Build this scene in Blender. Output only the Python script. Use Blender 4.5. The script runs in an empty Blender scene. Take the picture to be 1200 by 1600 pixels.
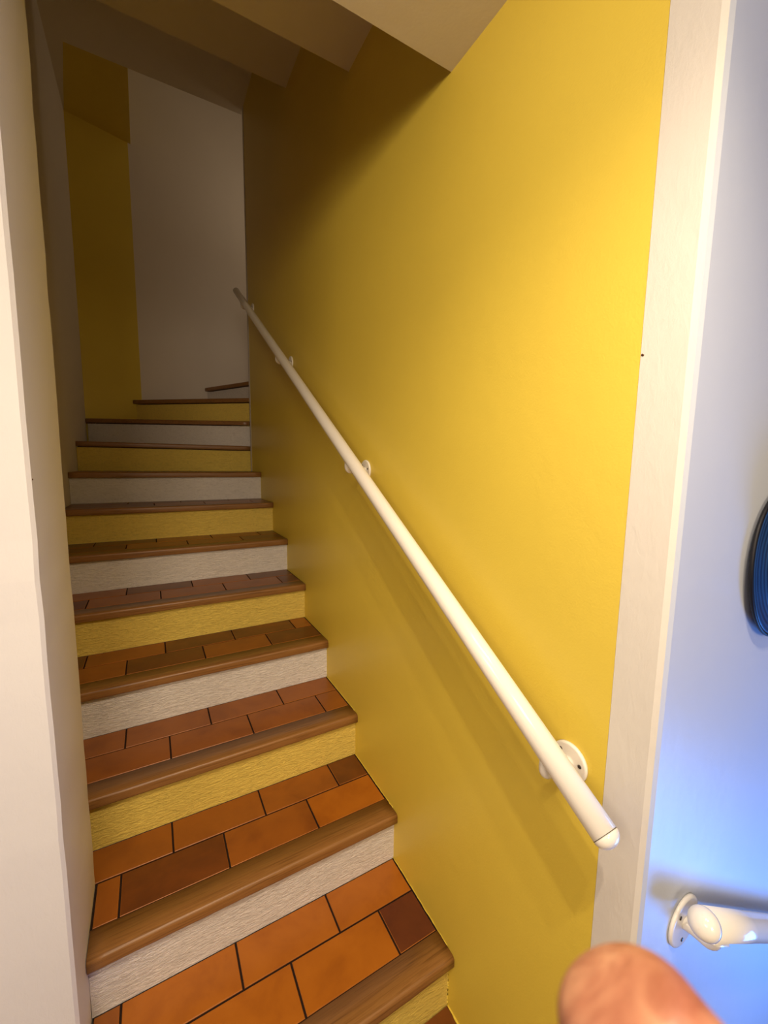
import bpy, bmesh, math, random
from mathutils import Vector, Matrix, Quaternion
random.seed(7)
SC = bpy.context.scene
COL = SC.collection

# ------------------------------------------------------------------ camera
yaw, pitch, roll = 0.5167, -0.1196, 0.0135
FWD = Vector((math.sin(yaw)*math.cos(pitch), math.cos(yaw)*math.cos(pitch), math.sin(pitch)))
_r = Vector((math.cos(yaw), -math.sin(yaw), 0)); _u = _r.cross(FWD)
RIGHT = _r*math.cos(roll) + _u*math.sin(roll)
UP = -_r*math.sin(roll) + _u*math.cos(roll)
CAM = Vector((-0.641, -0.7166, 1.299))
cd = bpy.data.cameras.new('camera'); cam = bpy.data.objects.new('camera', cd); COL.objects.link(cam)
m = Matrix((RIGHT, UP, -FWD)).transposed().to_4x4(); m.translation = CAM
cam.matrix_world = m
cd.sensor_fit = 'HORIZONTAL'; cd.sensor_width = 36.0; cd.lens = 641.9/1200*36
cd.clip_start = 0.004; cd.clip_end = 50
cd.dof.use_dof = True; cd.dof.focus_distance = 1.2; cd.dof.aperture_fstop = 17.0
SC.camera = cam

# ------------------------------------------------------------------ light
w = bpy.data.worlds.new('world'); SC.world = w; w.use_nodes = True
w.node_tree.nodes['Background'].inputs[0].default_value = (0.9, 0.85, 0.8, 1)
w.node_tree.nodes['Background'].inputs[1].default_value = 0.02
SC.view_settings.view_transform = 'Standard'; SC.view_settings.look = 'None'
SC.view_settings.gamma = 1.0; SC.view_settings.use_curve_mapping = False
SC.view_settings.exposure = 0.0

def lamp(name, loc, power, color, radius):
    l = bpy.data.lights.new(name, 'POINT'); l.energy = power; l.color = color; l.shadow_soft_size = radius
    o = bpy.data.objects.new(name, l); COL.objects.link(o); o.location = loc; return o
def area_light(name, loc, target, power, color, sx, sy):
    l = bpy.data.lights.new(name, 'AREA'); l.shape = 'RECTANGLE'; l.size = sx; l.size_y = sy; l.energy = power; l.color = color
    o = bpy.data.objects.new(name, l); COL.objects.link(o); o.location = loc
    o.rotation_euler = (Vector(target)-Vector(loc)).to_track_quat('-Z', 'Y').to_euler(); return o
WARM = (1.0, 0.80, 0.58)
def spot(name, loc, target, power, color, radius, cone, blend=1.0):
    l = bpy.data.lights.new(name, 'SPOT'); l.energy = power; l.color = color; l.shadow_soft_size = radius
    l.spot_size = math.radians(cone); l.spot_blend = blend
    o = bpy.data.objects.new(name, l); COL.objects.link(o); o.location = loc
    o.rotation_euler = (Vector(target)-Vector(loc)).to_track_quat('-Z', 'Y').to_euler(); return o
spot('ceiling_spot', (-0.56, -0.86, 2.12), (-0.30, -0.15, 0.1), 44.0, WARM, 0.018, 108)
spot('ceiling_spot_second', (-0.45, -0.95, 2.15), (-0.25, -0.15, 0.1), 28.0, WARM, 0.018, 108)
area_light('left_fill', (-1.9, -1.1, 2.05), (-0.3, -0.1, 0.7), 20.0, WARM, 0.8, 0.8)  # added unseen fill from the left, evens out the yellow wall
area_light('stair_fill', (-0.62, -0.55, 2.16), (-0.75, 0.8, 0.4), 6.5, WARM, 0.5, 0.3)  # added soft fill for the steps and left wall end, no fixture
area_light('hall_fill', (-1.2, -2.6, 1.75), (-0.5, 0.6, 0.7), 31.0, WARM, 0.7, 0.7)  # added unseen fill from behind the camera, lifts risers and deeper stairs
lamp('landing_lamp', (0.75, 2.60, 3.50), 2.8, (1.0, 0.78, 0.55), 0.03)
day = area_light('daylight', (1.1, -1.25, -0.2), (0.42, -0.43, 0.65), 11.0, (0.07, 0.30, 1.0), 0.6, 0.6)
day.data.spread = math.radians(110)

# ------------------------------------------------------------------ materials
def mat(name, color, rough=0.6, spec=0.4):
    m = bpy.data.materials.new(name); m.use_nodes = True
    b = m.node_tree.nodes['Principled BSDF']
    b.inputs['Base Color'].default_value = (*color, 1); b.inputs['Roughness'].default_value = rough
    b.inputs['Specular IOR Level'].default_value = spec
    return m, m.node_tree, b
def coords(nt, scale=(1, 1, 1)):
    tc = nt.nodes.new('ShaderNodeTexCoord'); mp = nt.nodes.new('ShaderNodeMapping')
    mp.inputs['Scale'].default_value = scale; nt.links.new(tc.outputs['Object'], mp.inputs['Vector']); return mp.outputs[0]
def noise(nt, vec, scale, detail=4, rough=.55, dist=0):
    n = nt.nodes.new('ShaderNodeTexNoise'); n.inputs['Scale'].default_value = scale; n.inputs['Detail'].default_value = detail
    n.inputs['Roughness'].default_value = rough; n.inputs['Distortion'].default_value = dist
    nt.links.new(vec, n.inputs['Vector']); return n.outputs['Fac']
def bump(nt, b, h, strength, dist, prev=None):
    n = nt.nodes.new('ShaderNodeBump'); n.inputs['Strength'].default_value = strength; n.inputs['Distance'].default_value = dist
    nt.links.new(h, n.inputs['Height'])
    if prev: nt.links.new(prev, n.inputs['Normal'])
    nt.links.new(n.outputs[0], b.inputs['Normal']); return n.outputs[0]
def ramp(nt, f, stops):
    r = nt.nodes.new('ShaderNodeValToRGB'); nt.links.new(f, r.inputs[0]); e = r.color_ramp.elements
    while len(e) < len(stops): e.new(0.5)
    for i, (p, c) in enumerate(stops): e[i].position = p; e[i].color = (*c, 1)
    return r.outputs[0]

def paint(name, color, rough, fine=900, fs=.12, var=.03, spec=.4):
    m, nt, b = mat(name, color, rough, spec); v = coords(nt)
    dk = tuple(c*(1-var) for c in color)
    nt.links.new(ramp(nt, noise(nt, v, 2.5, 5), [(.3, dk), (.7, color)]), b.inputs['Base Color'])
    p = bump(nt, b, noise(nt, v, fine, 2), fs, .0015)
    bump(nt, b, noise(nt, v, 22, 3), .12, .006, p)
    return m
YEL = (0.79, 0.61, 0.08); WHT = (0.73, 0.71, 0.67)
M_yellow = paint('yellow_satin_paint', YEL, .38, 240, .24, .04)
M_white = paint('white_wall_paint', WHT, .55, 420, .12, .03)
M_hall = paint('hall_wall_paint', (.38, .36, .33), .7)
nt = M_white.node_tree; b = nt.nodes['Principled BSDF']; _v = coords(nt, (1, 1, .35))
bump(nt, b, noise(nt, _v, 70, 5, .62, .8), .20, .0035, b.inputs['Normal'].links[0].from_socket)
M_ceiling = paint('ceiling_paint', (.80, .74, .62), .8, 200, .08)
M_offwhite = paint('upper_wall_paint', (.80, .74, .66), .7, 300, .1)
M_daytint = paint('daylight_tinted_paint', (.58, .63, .70), .42, 420, .08)  # cool daylight tone and dim lamp light are put into this wall colour

def plaster(name, color, k=1.0):
    m, nt, b = mat(name, color, .75, .25); v = coords(nt, (26, 70, 100)); v2 = coords(nt, (1, 1, 1))
    n1 = noise(nt, v, 1.6, 6, .65, 1.2)
    nt.links.new(ramp(nt, n1, [(.28, tuple(c*.80 for c in color)), (.5, color), (.8, tuple(min(1, c*1.04) for c in color))]), b.inputs['Base Color'])
    p = bump(nt, b, n1, 1.0, .008*k); bump(nt, b, noise(nt, v2, 260, 4), .35, .002, p)
    return m
M_ryellow = plaster('yellow_rough_plaster', (0.92, 0.70, 0.15))
M_rwhite = plaster('white_rough_plaster', (0.90, 0.86, 0.82))

def wood():
    m, nt, b = mat('oak_nosing', (.2, .08, .03), .36, .45)
    v = coords(nt, (2.2, 85, 85))
    n = noise(nt, v, 2.2, 8, .6, .7)
    c1 = ramp(nt, n, [(.30, (.135, .055, .015)), (.42, (.235, .108, .030)), (.55, (.30, .145, .043)), (.68, (.225, .098, .027)), (.85, (.30, .140, .042))])
    nt.links.new(c1, b.inputs['Base Color']); bump(nt, b, n, .12, .002)
    return m
M_wood = wood()
def tile(name, c0, c1, c2):
    m, nt, b = mat(name, c1, .34, .45); v = coords(nt)
    nt.links.new(ramp(nt, noise(nt, v, 9, 5, .6, .4), [(.25, c0), (.5, c1), (.78, c2)]), b.inputs['Base Color'])
    p = bump(nt, b, noise(nt, v, 380, 3), .12, .001); bump(nt, b, noise(nt, v, 14, 2), .15, .004, p)
    return m
M_tiles = [tile('terracotta_orange', (.31, .090, .008), (.39, .122, .010), (.44, .145, .013)),
           tile('terracotta_mid', (.21, .062, .010), (.28, .088, .012), (.33, .106, .013)),
           tile('terracotta_brown', (.10, .030, .008), (.14, .043, .009), (.20, .060, .010)),
           tile('terracotta_dark', (.085, .022, .011), (.12, .031, .013), (.15, .040, .014))]
M_grout, _, _ = mat('dark_grout', (.025, .014, .010), .9, .1)
M_gloss, nt, b = mat('white_gloss_lacquer', (.88, .85, .78), .13, .55)
bump(nt, b, noise(nt, coords(nt), 30, 2), .03, .002)
M_seam, _, _ = mat('seam_shadow_gap', (.12, .10, .08), .8, .1)
M_screw, _, b = mat('screw_steel', (.10, .09, .085), .4, .5); b.inputs['Metallic'].default_value = .8
M_chip, _, _ = mat('chipped_plaster', (.10, .045, .025), .9, .1)
M_hat, nt, b = mat('navy_felt', (.006, .022, .085), .42, .4)
wv = nt.nodes.new('ShaderNodeTexWave'); wv.wave_type = 'RINGS'; wv.rings_direction = 'Y'
wv.inputs['Scale'].default_value = 38; wv.inputs['Distortion'].default_value = .8
nt.links.new(coords(nt), wv.inputs['Vector'])
nt.links.new(ramp(nt, wv.outputs['Fac'], [(.1, (.005, .020, .080)), (.9, (.012, .050, .165))]), b.inputs['Base Color'])
bump(nt, b, wv.outputs['Fac'], .2, .0015)
M_trim, _, _ = mat('black_edge_binding', (.006, .006, .010), .5, .3)
M_skin, nt, b = mat('skin', (.62, .28, .17), .42, .4)
v = coords(nt)
nt.links.new(ramp(nt, noise(nt, v, 110, 4, .55, .5), [(.32, (.24, .080, .046)), (.50, (.34, .145, .085)), (.70, (.46, .24, .14))]), b.inputs['Base Color'])
b.inputs['Subsurface Weight'].default_value = .05; b.inputs['Subsurface Radius'].default_value = (.006, .002, .001)
bump(nt, b, noise(nt, v, 500, 3), .25, .0008)

# ------------------------------------------------------------------ helpers
def obj(name, bm, mats, parent=None, smooth=False):
    me = bpy.data.meshes.new(name); bmesh.ops.recalc_face_normals(bm, faces=bm.faces); bm.to_mesh(me); bm.free()
    for mm in (mats if isinstance(mats, (list, tuple)) else [mats]): me.materials.append(mm)
    if smooth:
        for p in me.polygons: p.use_smooth = True
    o = bpy.data.objects.new(name, me); COL.objects.link(o); o.parent = parent; return o
def tag(o, label=None, cat=None, group=None, kind=None):
    for k, v in (('label', label), ('category', cat), ('group', group), ('kind', kind)):
        if v: o[k] = v
    return o
def empty(name, loc):
    o = bpy.data.objects.new(name, None); o.empty_display_size = .05; COL.objects.link(o); o.location = loc; return o
def relocate(o, loc):           # keep a mesh where it is while hanging it below an Empty placed at loc
    o.location = -Vector(loc)
def prism(bm, pts, z0, z1, mi=0):
    """vertical prism over a plan polygon"""
    lo = [bm.verts.new((x, y, z0)) for x, y in pts]; hi = [bm.verts.new((x, y, z1)) for x, y in pts]
    n = len(pts); fs = [bm.faces.new(lo[::-1]), bm.faces.new(hi)]
    for i in range(n): fs.append(bm.faces.new((lo[i], lo[(i+1) % n], hi[(i+1) % n], hi[i])))
    for f in fs: f.material_index = mi
    return lo+hi, fs
def box(bm, a, b_, mi=0):
    return prism(bm, [(a[0], a[1]), (b_[0], a[1]), (b_[0], b_[1]), (a[0], b_[1])], a[2], b_[2], mi)
def bevel_edges(bm, test, width, seg=3):
    es = [e for e in bm.edges if test(e)]
    bmesh.ops.bevel(bm, geom=es, offset=width, segments=seg, profile=.5, affect='EDGES')
def struct(name, bm, mats, **k):
    return tag(obj(name, bm, mats, **k), kind='structure')
def tube(bm, pts, radii, seg=24, caps=True, up=Vector((0, 0, 1)), squash=None):
    rings = []
    for i, p in enumerate(pts):
        p = Vector(p)
        d = (Vector(pts[min(i+1, len(pts)-1)])-Vector(pts[max(i-1, 0)])).normalized()
        a = d.cross(up)
        if a.length < 1e-3: a = d.cross(Vector((1, 0, 0)))
        a.normalize(); c = a.cross(d)
        r = radii[i] if isinstance(radii, (list, tuple)) else radii
        ra, rc = r if isinstance(r, tuple) else (r, r)
        rings.append([bm.verts.new(p+a*ra*math.cos(2*math.pi*j/seg)+c*rc*math.sin(2*math.pi*j/seg)) for j in range(seg)])
    for A, B in zip(rings, rings[1:]):
        for j in range(seg):
            f = bm.faces.new((A[j], A[(j+1) % seg], B[(j+1) % seg], B[j])); f.smooth = True
    if caps:
        bm.faces.new(rings[0][::-1]); bm.faces.new(rings[-1])
    return rings

# ------------------------------------------------------------------ room shell
CEIL = 2.186
# right hand stair wall, painted yellow
bm = bmesh.new(); box(bm, (0, -.352, -.45), (.10, 2.346, 4.9))
wr = struct('wall_right', bm, M_yellow)
bm = bmesh.new(); box(bm, (-.0015, 2.346, 1.225), (.10, 2.388, 4.9))
bevel_edges(bm, lambda e: abs(e.verts[0].co.x+.0015) < 1e-4 and abs(e.verts[1].co.x+.0015) < 1e-4 and abs(e.verts[0].co.y-e.verts[1].co.y) < 1e-4, .004)
struct('trim_1', bm, M_white)                                   # thin pale corner bead at the far end of the yellow wall
# white end of the wall and the daylit wall going off to the right
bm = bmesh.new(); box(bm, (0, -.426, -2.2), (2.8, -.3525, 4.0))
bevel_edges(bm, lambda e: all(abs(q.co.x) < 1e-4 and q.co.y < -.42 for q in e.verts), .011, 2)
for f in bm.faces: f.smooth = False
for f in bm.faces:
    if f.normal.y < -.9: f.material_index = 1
wf = struct('wall_front', bm, [M_white, M_daytint])
# left wall: the thick end that flanks the first two steps
bm = bmesh.new(); nz = 48
rnd = random.Random(3)
prof = []
cols = [(-2.8, .19), (-.826, .19), (-.82, .196), (-.82, .494), (-.827, .50), (-2.8, .50)]
zs = [-.3+(3.2+.3)*i/nz for i in range(nz+1)]
rings = []
for i, z in enumerate(zs):
    j1 = (rnd.random()-.5)*.0018; j2 = (rnd.random()-.5)*.0018
    wob = .006*math.sin(z*1.5+.3)+.0015*math.sin(z*5.1)
    rings.append([bm.verts.new((x + (j1 if k in (1, 2) else (j2 if k in (3, 4) else 0)), y + ((wob if k in (0, 1, 2) else 0) + (j1 if k in (1, 2) else 0)), z)) for k, (x, y) in enumerate(cols)])
for A, B in zip(rings, rings[1:]):
    for k in range(6): bm.faces.new((A[k], A[(k+1) % 6], B[(k+1) % 6], B[k]))
bm.faces.new(rings[0][::-1]); bm.faces.new(rings[-1])
wl = struct('wall_left', bm, M_white)
bm = bmesh.new(); box(bm, (-1.13, .50, -.3), (-1.03, 3.02, 4.9)); struct('wall_left_upper', bm, M_offwhite)
# far wall, turned a little, yellow on the left and white on the right
def bw(x): return 3.086+.327*(x+.731)
SPL = -.672
bm = bmesh.new(); prism(bm, [(-1.14, bw(-1.14)), (SPL, bw(SPL)), (SPL, bw(SPL)+.12), (-1.14, bw(-1.14)+.12)], .9, 4.9); struct('wall_back', bm, M_yellow)
bm = bmesh.new(); prism(bm, [(SPL, bw(SPL)), (1.4, bw(1.4)), (1.4, bw(1.4)+.12), (SPL, bw(SPL)+.12)], .9, 4.9); struct('wall_back_white', bm, M_offwhite)
# stepped ceiling: underside of the flight above
bm = bmesh.new(); box(bm, (-2.8, -2.8, CEIL), (2.8, .128, 2.75)); c1 = struct('ceiling', bm, M_ceiling)
bm = bmesh.new(); box(bm, (-1.13, .128, 2.596), (0, .691, 3.2)); struct('ceiling_step', bm, M_ceiling)
bm = bmesh.new(); box(bm, (-1.13, .691, 3.046), (0, 1.405, 3.7)); struct('ceiling_step_middle', bm, M_ceiling)
bm = bmesh.new(); box(bm, (-1.13, 1.405, 3.60), (0, 2.425, 4.9)); struct('ceiling_step_top', bm, M_ceiling)
bm = bmesh.new(); prism(bm, [(-.952, 2.425), (-.645, 2.425), (-.655, 3.2), (-1.03, 3.05), (-1.03, 3.0)], 3.60, 4.9)
struct('ceiling_landing', bm, M_yellow)
bm = bmesh.new(); prism(bm, [(-1.03, 2.425), (-.952, 2.425), (-1.03, 3.0)], 3.60, 4.9); struct('ceiling_landing_edge', bm, M_ceiling)
bm = bmesh.new(); box(bm, (-1.2, 2.3, 4.9), (1.5, 4.0, 5.0)); struct('ceiling_upper', bm, M_ceiling)
bm = bmesh.new(); box(bm, (1.4, 2.38, 0), (1.5, 4.0, 4.9)); struct('wall_landing_right', bm, M_offwhite)
bm = bmesh.new(); box(bm, (.10, 2.28, 0), (1.5, 2.385, 4.9)); struct('wall_landing_front', bm, M_offwhite)
# hall around the photographer
bm = bmesh.new(); box(bm, (-2.9, -2.9, -2.2), (2.9, -2.8, 2.75)); struct('wall_hall_rear', bm, M_hall)
bm = bmesh.new(); box(bm, (-2.9, -2.8, -.4), (-2.8, .5, 3.0)); struct('wall_hall_left', bm, M_hall)
bm = bmesh.new(); box(bm, (2.8, -2.8, -2.2), (2.9, -.35, 2.75)); struct('wall_hall_right', bm, M_hall)

# ------------------------------------------------------------------ staircase
H, G = .175, .295
TP = .2645
def tiled(bm, rows, x0, x1, z, joints, kinds):
    """running-bond tile rows. rows = [(ya,yb)...]; joints = x positions from right to left"""
    g = .0027
    for (ya, yb), js, ks in zip(rows, joints, kinds):
        xs = [x1]+[j for j in js if x0 < j < x1]+[x0]
        for i in range(len(xs)-1):
            b_, a = xs[i]-g, xs[i+1]+g
            if b_-a < .008: continue
            k = ks[i] if i < len(ks) else 1
            vs, fs = box(bm, (a, ya+g, z-.006), (b_, yb-g, z), k)
            top = fs[1]
            bmesh.ops.bevel(bm, geom=list(top.edges), offset=.0010, segments=1, affect='EDGES')
JB = [[-.241, -.500, -.762], [-.117, -.370, -.634, -.90], [-.226, -.491, -.757], [-.083, -.352, -.621, -.891], [-.222, -.489, -.760], [-.10, -.36, -.63, -.9], [-.22, -.49, -.76], [-.10, -.36, -.63, -.9]]
JF = [[-.122, -.382, -.645], [-.238, -.499, -.761], [-.098, -.367, -.626, -.895], [-.224, -.485, -.753], [-.093, -.358, -.626, -.895], [-.22, -.49, -.76], [-.10, -.37, -.63], [-.22, -.49, -.76]]
KB = [[0, 0, 0, 1], [2, 1, 1, 1, 1], [1, 1, 1, 1], [1, 2, 2, 1, 2], [2, 1, 2, 1], [2, 1, 1, 2, 3], [2, 2, 2, 2], [2, 2, 2, 2, 2]]
KF = [[3, 0, 0, 0], [0, 1, 2, 1], [1, 1, 1, 1, 2], [2, 1, 2, 1], [3, 1, 1, 1, 3], [3, 1, 1, 3], [1, 1, 1, 2], [2, 2, 2]]

def nosing(pl, pr, z, depth=.074, th=.032, r=.009):
    """wooden tread edge from left point pl to right point pr (plan), front face on that line"""
    pl, pr = Vector((*pl, 0)), Vector((*pr, 0)); d = (pr-pl).normalized(); n = Vector((-d.y, d.x, 0))   # n points to the back
    P = [(depth, z-th), (depth, z)]
    for i in range(6):
        a = math.pi/2*i/5; P.append((r-r*math.sin(a), z-r+r*math.cos(a)))
    P += [(0, z-th+.005), (.001, z-th+.0015), (.005, z-th)]
    bm = bmesh.new(); N = 24; rings = []
    rr = random.Random(int(z*1000))
    for i in range(N+1):
        t = i/N; c = pl.lerp(pr, t); jy = (rr.random()-.5)*.0006
        rings.append([bm.verts.new(c+n*(a+(jy if a < .02 else 0))+Vector((0, 0, zz))) for a, zz in P])
    m_ = len(P)
    for A, B in zip(rings, rings[1:]):
        for j in range(m_):
            f = bm.faces.new((A[j], A[(j+1) % m_], B[(j+1) % m_], B[j])); f.smooth = 1 <= j < m_-2
    bm.faces.new(rings[0]); bm.faces.new(rings[-1][::-1])
    return bm

S0 = (-.45, 0, -.175)
stair = empty('staircase', S0)
tag(stair, 'narrow staircase with alternating yellow and white risers, terracotta tile treads and wooden nosings', 'staircase')
def add(name, bm, mats, parent=stair, **k):
    o = obj(name, bm, mats, parent, **k)
    if parent is stair: relocate(o, S0)
    return o
OV = .022
for k in range(8):
    z = k*H; y = k*G
    xl = -.818 if k < 1 else -1.029
    xr = 0.0
    yb = y+G+OV
    # riser
    bm = bmesh.new()
    rl = -.819 if k <= 1 else -1.029
    box(bm, (rl, y+OV, z-H-(.0 if k else .02)), (xr, y+OV+.03, z-.032))
    r = add('riser', bm, M_ryellow if k % 2 == 0 else M_rwhite)
    r['label'] = ('yellow' if k % 2 == 0 else 'white')+' rough plaster riser'
    # tiled tread on a dark bed, then the wooden edge
    bm = bmesh.new()
    if k == 1:
        prism(bm, [(-.8195, y+.074), (0, y+.074), (0, yb), (-1.029, yb), (-1.029, .502), (-.8195, .502)], z-.036, z-.0025, 4)
    else:
        box(bm, (xl, y+.074, z-.036), (xr, yb, z-.0025), 4)
    rows = [(y+.201, yb+.001), (y+.0745, y+.201)]
    if k == 1:
        tiled(bm, rows[:1], -1.029, -.003, z, JB[k:k+1], KB[k:k+1]); tiled(bm, rows[1:], -.817, -.003, z, JF[k:k+1], KF[k:k+1])
    else:
        tiled(bm, rows, xl, -.003, z, (JB[k], JF[k]), (KB[k], KF[k]))
    t = add('tread', bm, M_tiles+[M_grout])
    t['label'] = 'terracotta tiled tread with dark joints'
    nl = -.8185 if k <= 1 else -1.029
    n_ = obj('nosing', nosing((nl, y), (xr-.001, y), z), M_wood, t)
    n_['label'] = 'brown wooden nosing'
# winding steps at the top, turning right round the end of the yellow wall
W = [((-1.029, 2.415), (.005, 2.395), 1.405), ((-1.029, 2.955), (.005, 2.44), 1.587), ((-.733, 3.082), (.03, 2.437), 1.756), ((-.193, 3.258), (.09, 2.69), 1.925)]
for i, (pl, pr, z) in enumerate(W):
    pl, pr = Vector(pl), Vector(pr); d = (pr-pl).normalized(); n = Vector((-d.y, d.x))
    q0, q1 = pl+n*OV, pr+n*OV
    if i >= 2: q0 = q0 - d*.0
    bm = bmesh.new()
    prism(bm, [tuple(q0), tuple(q1), tuple(q1+n*.03), tuple(q0+n*.03)], z-H-.03, z-.036)
    r = add('riser', bm, M_ryellow if i % 2 == 0 else M_rwhite)
    r['label'] = ('yellow' if i % 2 == 0 else 'white')+' rough plaster riser on the turn'
    # tread surface
    a, b_ = pl+n*.073, pr+n*.073
    if i < 3:
        nl, nr = Vector(W[i+1][0]), Vector(W[i+1][1]); dn = (nr-nl).normalized(); nn = Vector((-dn.y, dn.x))
        far = [nr+nn*.04, nl+nn*.04]
    else: far = [Vector((.9, 2.95)), Vector((.9, 3.55))]
    if i == 1: far = [far[0], far[1], Vector((-1.029, 2.985))]
    bm = bmesh.new()
    pts = [tuple(a), tuple(b_)]+[tuple(v) for v in far]
    if i == 3: pts = [tuple(a), tuple(b_), (.9, 2.70), (.9, 3.58)]
    prism(bm, pts, z-.036, z-.001, 1)
    t = add('tread', bm, M_tiles+[M_grout]); t['label'] = 'terracotta tread on the turn'
    n_ = obj('nosing', nosing(tuple(pl), tuple(pr), z, th=.030), M_wood, t); n_['label'] = 'dark wooden nosing'

# landing floor at the foot of the stairs
bm = bmesh.new(); box(bm, (-2.8, -2.8, -.30), (.0, .03, -.181), 4)
for j in range(-1, 12):
    for i in range(-1, 12):
        y1 = .022-j*.13; x1 = -.001-i*TP-(TP/2 if j % 2 else 0)
        x1c = min(x1, -.001); x0 = x1-TP
        if j < 0 or x1c-x0 < .01 or x0 < -2.79: continue
        box(bm, (x0+.002, y1-.128, -.182), (x1c-.002, y1-.002, -.175), random.choice((1, 2, 2, 3)))
struct('floor', bm, M_tiles+[M_grout])
bm = bmesh.new(); box(bm, (0, -2.8, -2.2), (2.8, -.426, -2.1)); struct('floor_lower', bm, M_tiles[1])

# ragged white sealant line along the first steps at the foot of the yellow wall
bm = bmesh.new()
rr = random.Random(5)
def bead(p, q, r=.0011, n=30):
    pts = []
    for i in range(n+1):
        t = i/n; c = Vector(p).lerp(Vector(q), t); pts.append(c+Vector((-rr.random()*.0012, 0, rr.random()*.0015)))
    tube(bm, pts, [r*(.6+.7*rr.random()) for _ in pts], 6)
for k in range(0, 3): bead((-.0005, k*G+.03, k*H+.001), (-.0005, (k+1)*G+OV, k*H+.001))
bead((-.0005, -.30, -.174), (-.0005, .02, -.174), .003)
bead((-.0005, 0.022, -.172), (-.0005, .022, -.04), .0018)
o = obj('trim_2', bm, M_yellow); o['kind'] = 'structure'

# chips knocked out of the wall edges
def chip(parent, c, n, s, seed):
    bm = bmesh.new(); r_ = random.Random(seed)
    n = Vector(n).normalized(); a = n.orthogonal().normalized(); b_ = n.cross(a)
    vs = [bm.verts.new(Vector(c)+n*.0004+(a*math.cos(t)+b_*math.sin(t))*s*(.6+.6*r_.random())) for t in [i*math.pi/4.5 for i in range(9)]]
    top = bm.verts.new(Vector(c)+n*.0018)
    for i in range(9): bm.faces.new((vs[i], vs[(i+1) % 9], top))
    bm.faces.new(vs[::-1])
    obj('paint_chip', bm, M_chip, parent)
chip(wf, (0, -.4105, .494), (-1, 0, 0), .0030, 1)
chip(wf, (0, -.3555, 1.462), (-1, 0, 0), .0022, 2)
chip(wl, (-.821, .205, 1.262), (.7, -.7, 0), .0030, 3)

# ------------------------------------------------------------------ handrails
def handrail(label, start, direction, length, off_dir, wall_off, brackets, r, plate_r, drop, plate_n, group, sad=.85):
    d = Vector(direction).normalized(); S = Vector(start)
    root = empty('handrail', S); tag(root, label, 'handrail', group)
    def put(name, bm, m_, parent=root, sm=False):
        o = obj(name, bm, m_, parent, sm)
        if parent is root: relocate(o, S)
        return o
    bm = bmesh.new(); tube(bm, [S+d*(length*i/8) for i in range(9)], r, 40); put('rail', bm, M_gloss)
    for s_, base in ((-1, S), (1, S+d*length)):
        bm = bmesh.new(); L = r*.82
        pts = [base+d*s_*.0008]+[base+d*s_*(.0008+L*math.sin(t*math.pi/2/9)) for t in range(1, 10)]
        rad = [r*1.012]+[max(r*1.012*math.cos(t*math.pi/2/9), .0006) for t in range(1, 10)]
        tube(bm, pts, rad, 40); put('end_cap', bm, M_gloss)
        bm = bmesh.new(); tube(bm, [base-d*s_*.0002, base+d*s_*.0006], r*1.002, 40); put('cap_seam', bm, M_seam)
    n = Vector(off_dir)                                    # from wall to rail
    for dist in brackets:
        P = S+d*dist; C0 = P - n*wall_off - Vector((0, 0, drop))
        bm = bmesh.new()
        tube(bm, [C0+n*.0006, C0+n*.0045, C0+n*.0062, C0+n*.0068], [plate_r, plate_r, plate_r*.96, plate_r*.90], 48)
        pl = put('bracket', bm, M_gloss); pl['label'] = 'round white wall bracket with arm'
        # swan-neck arm below the rail
        low = P-Vector((0, 0, drop+.002))
        pts = [C0+n*.005]
        for i in range(1, 5): pts.append((C0+n*.005).lerp(low-n*.012, i/5))
        for i in range(6):
            a = math.pi/2*i/5; pts.append(low-n*.012+n*.014*math.sin(a)+Vector((0, 0, .016*(1-math.cos(a)))))
        pts.append(P-Vector((0, 0, r*.7)))
        bm = bmesh.new(); tube(bm, pts, [.0125, .011, .0098, .0092]+[.0088]*(len(pts)-4), 20, up=d)
        obj('arm', bm, M_gloss, pl)
        # saddle plate under the rail
        bm = bmesh.new(); Lp = .034 if sad > .6 else .022; u = (Vector((0, 0, -1))-d*(-d.z)).normalized(); sdir = d.cross(u)
        seg = 10; rings = []
        for i in range(15):
            t = -1+2*i/14; hw = sad*math.sqrt(max(1-t**6, .02))
            ring = []
            for j in range(seg+1):
                a = (-1+2*j/seg)*hw; ring.append((P+d*Lp*t+(u*math.cos(a)+sdir*math.sin(a))*(r+.0035), P+d*Lp*t+(u*math.cos(a)+sdir*math.sin(a))*(r-.001)))
            rings.append([bm.verts.new(q[0]) for q in ring]+[bm.verts.new(q[1]) for q in ring[::-1]])
        for A, B in zip(rings, rings[1:]):
            for j in range(len(A)): bm.faces.new((A[j], A[(j+1) % len(A)], B[(j+1) % len(A)], B[j]))
        bm.faces.new(rings[0]); bm.faces.new(rings[-1][::-1])
        obj('saddle', bm, M_gloss, pl, True)
        for sa in (45, 165, 285):
            t1 = Vector((0, 0, 1)); t2 = n.cross(t1)
            c = C0+n*.0066+(t1*math.cos(math.radians(sa))+t2*math.sin(math.radians(sa)))*plate_r*.66
            bm = bmesh.new(); tube(bm, [c, c+n*.0012, c+n*.0016], [.0036, .0034, .002], 14); obj('screw', bm, M_screw, pl)
    return root
RX = -.070
SL = .614
A0 = Vector((RX, -.3995, .7465)); dr = Vector((0, 1, SL))
u1 = dr.length
handrail('long white handrail climbing the yellow wall beside the stairs', A0, dr, 2.78*u1, (-1, 0, 0), -RX,
         [(yy+.3995)*u1 for yy in (-.288, .537, 1.374, 2.20)], .0207, .0355, .050, 3, 'white wall handrails', .35)
d2 = Vector((1, 0, -.649))
handrail('short white handrail on the blue lit wall, seen end on', (.098, -.474, .572), d2, 1.6, (0, -1, 0), .048,
         [.055, .85], .0225, .046, .042, 3, 'white wall handrails')

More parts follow.
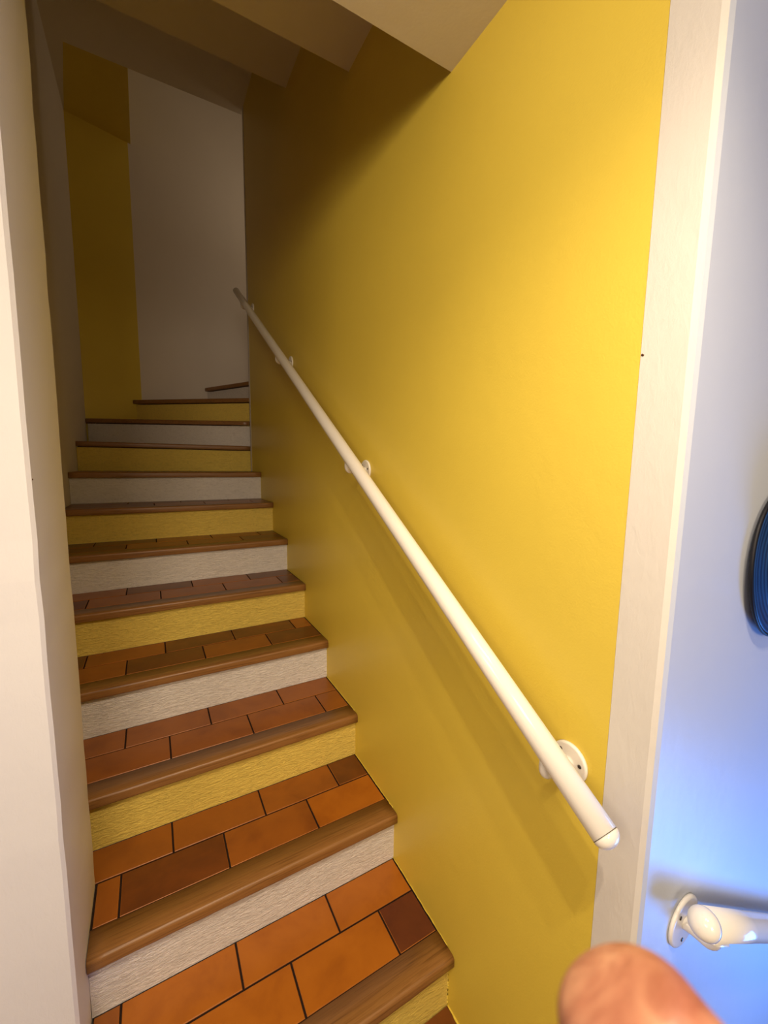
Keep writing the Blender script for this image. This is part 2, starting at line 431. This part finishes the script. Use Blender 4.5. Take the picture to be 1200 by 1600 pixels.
# ------------------------------------------------------------------ hat on the wall at the right
hc = Vector((.366, -.428, 1.132)); HR = .142
hat = empty('hat', hc); tag(hat, 'navy blue round hat with a black bound brim hanging on the right wall', 'hat')
def lathe(bm, prof, c, seg=72):                              # axis -y, profile (radius, distance from wall)
    rings = []
    for r_, h_ in prof:
        rings.append([bm.verts.new((c[0]+r_*math.cos(2*math.pi*j/seg), c[1]-h_-.006*math.sin(2*math.pi*j/seg*2)*(r_/HR)**2*.5, c[2]+r_*math.sin(2*math.pi*j/seg))) for j in range(seg)])
    for A, B in zip(rings, rings[1:]):
        for j in range(seg):
            f = bm.faces.new((A[j], A[(j+1) % seg], B[(j+1) % seg], B[j])); f.smooth = True
    bm.faces.new(rings[0]); bm.faces.new(rings[-1][::-1])
bm = bmesh.new(); lathe(bm, [(.080, .006), (HR-.004, .006), (HR-.001, .009), (HR-.004, .012), (.125, .012), (.100, .017), (.088, .030), (.084, .07), (.078, .095), (.055, .108), (.02, .110)], (0, 0, 0)); obj('brim_and_crown', bm, M_hat, hat)
bm = bmesh.new(); R_ = HR-.001
pts = [Vector((R_*math.cos(2*math.pi*j/96), -.009-.003*math.sin(4*math.pi*j/96), R_*math.sin(2*math.pi*j/96))) for j in range(97)]
tube(bm, pts, .0034, 10, caps=False, up=Vector((0, 1, 0))); obj('edge_binding', bm, M_trim, hat)

# ------------------------------------------------------------------ the photographer's thumb in front of the lens
def cs(u, v, w_): return CAM+(FWD+RIGHT*((u-600)/641.9)-UP*((v-800)/641.9))*w_
nodes, edges = [], []
def node(p, r_): nodes.append((Vector(p), r_)); return len(nodes)-1
palm = node(cs(1330, 2050, .082), .022)
t3 = node(cs(1270, 1990, .062), .015); t2 = node(cs(1160, 1880, .053), .0120); t1 = node(cs(1030, 1715, .052), .0143); t0 = node(cs(984, 1590, .058), .0106); te = node(cs(948, 1512, .059), .0097)
edges += [(palm, t3), (t3, t2), (t2, t1), (t1, t0), (t0, te)]
palm2 = node(CAM+RIGHT*.115-UP*.145+FWD*.060, .025); edges.append((palm, palm2))
wrist = node(CAM+RIGHT*.135-UP*.20+FWD*.03, .025); edges.append((palm2, wrist))
arm_ = node(CAM+RIGHT*.18-UP*.30-FWD*.06, .034); edges.append((wrist, arm_))
for i in range(4):
    b0 = node(CAM+RIGHT*(.125+.004*i)-UP*(.085+.019*i)+FWD*(.050-.004*i), .011)
    L = (.9, 1.0, .93, .75)[i]
    k1 = node(nodes[b0][0]+(RIGHT*.012+FWD*-.036)*L, .0088)
    k2 = node(nodes[k1][0]+(-RIGHT*.016-FWD*.018)*L, .0080)
    k3 = node(nodes[k2][0]+(-RIGHT*.018-FWD*.002)*L, .0070)
    edges += [(palm2, b0), (b0, k1), (k1, k2), (k2, k3)]
org = nodes[wrist][0].copy()
me = bpy.data.meshes.new('hand'); me.from_pydata([p-org for p, _ in nodes], edges, [])
hand = bpy.data.objects.new('hand', me); COL.objects.link(hand); hand.location = org
me.materials.append(M_skin)
sk = hand.modifiers.new('skin', 'SKIN'); sk.use_smooth_shade = True
for i, (p, r_) in enumerate(nodes): me.skin_vertices[0].data[i].radius = (r_, r_)
me.skin_vertices[0].data[wrist].use_root = True
hand.modifiers.new('sub', 'SUBSURF').levels = 4; hand.modifiers['sub'].render_levels = 4
dg = bpy.context.evaluated_depsgraph_get()
me2 = bpy.data.meshes.new_from_object(hand.evaluated_get(dg)); hand.modifiers.clear(); hand.data = me2
if not me2.materials: me2.materials.append(M_skin)
# skin folds across the thumb
folds = [(cs(942, 1440, .046), cs(1008, 1600, .046), .0015, .0048), (cs(1010, 1545, .046), cs(1075, 1590, .046), .0013, .0022), (cs(885, 1565, .047), cs(905, 1605, .047), .0010, .0016)]
for vtx in me2.vertices:
    p = vtx.co+org
    for a, b_, wd, dp in folds:
        ab = b_-a; t = max(0, min(1, (p-a).dot(ab)/ab.dot(ab))); q = a+ab*t
        dd = ((p-q)-FWD*(p-q).dot(FWD)).length
        if (p-CAM).dot(FWD) < .062: vtx.co += FWD*dp*math.exp(-(dd/wd)**2)
for p in me2.polygons: p.use_smooth = True
tag(hand, 'blurred bare thumb tip of a person poking in at the bottom right corner', 'hand')
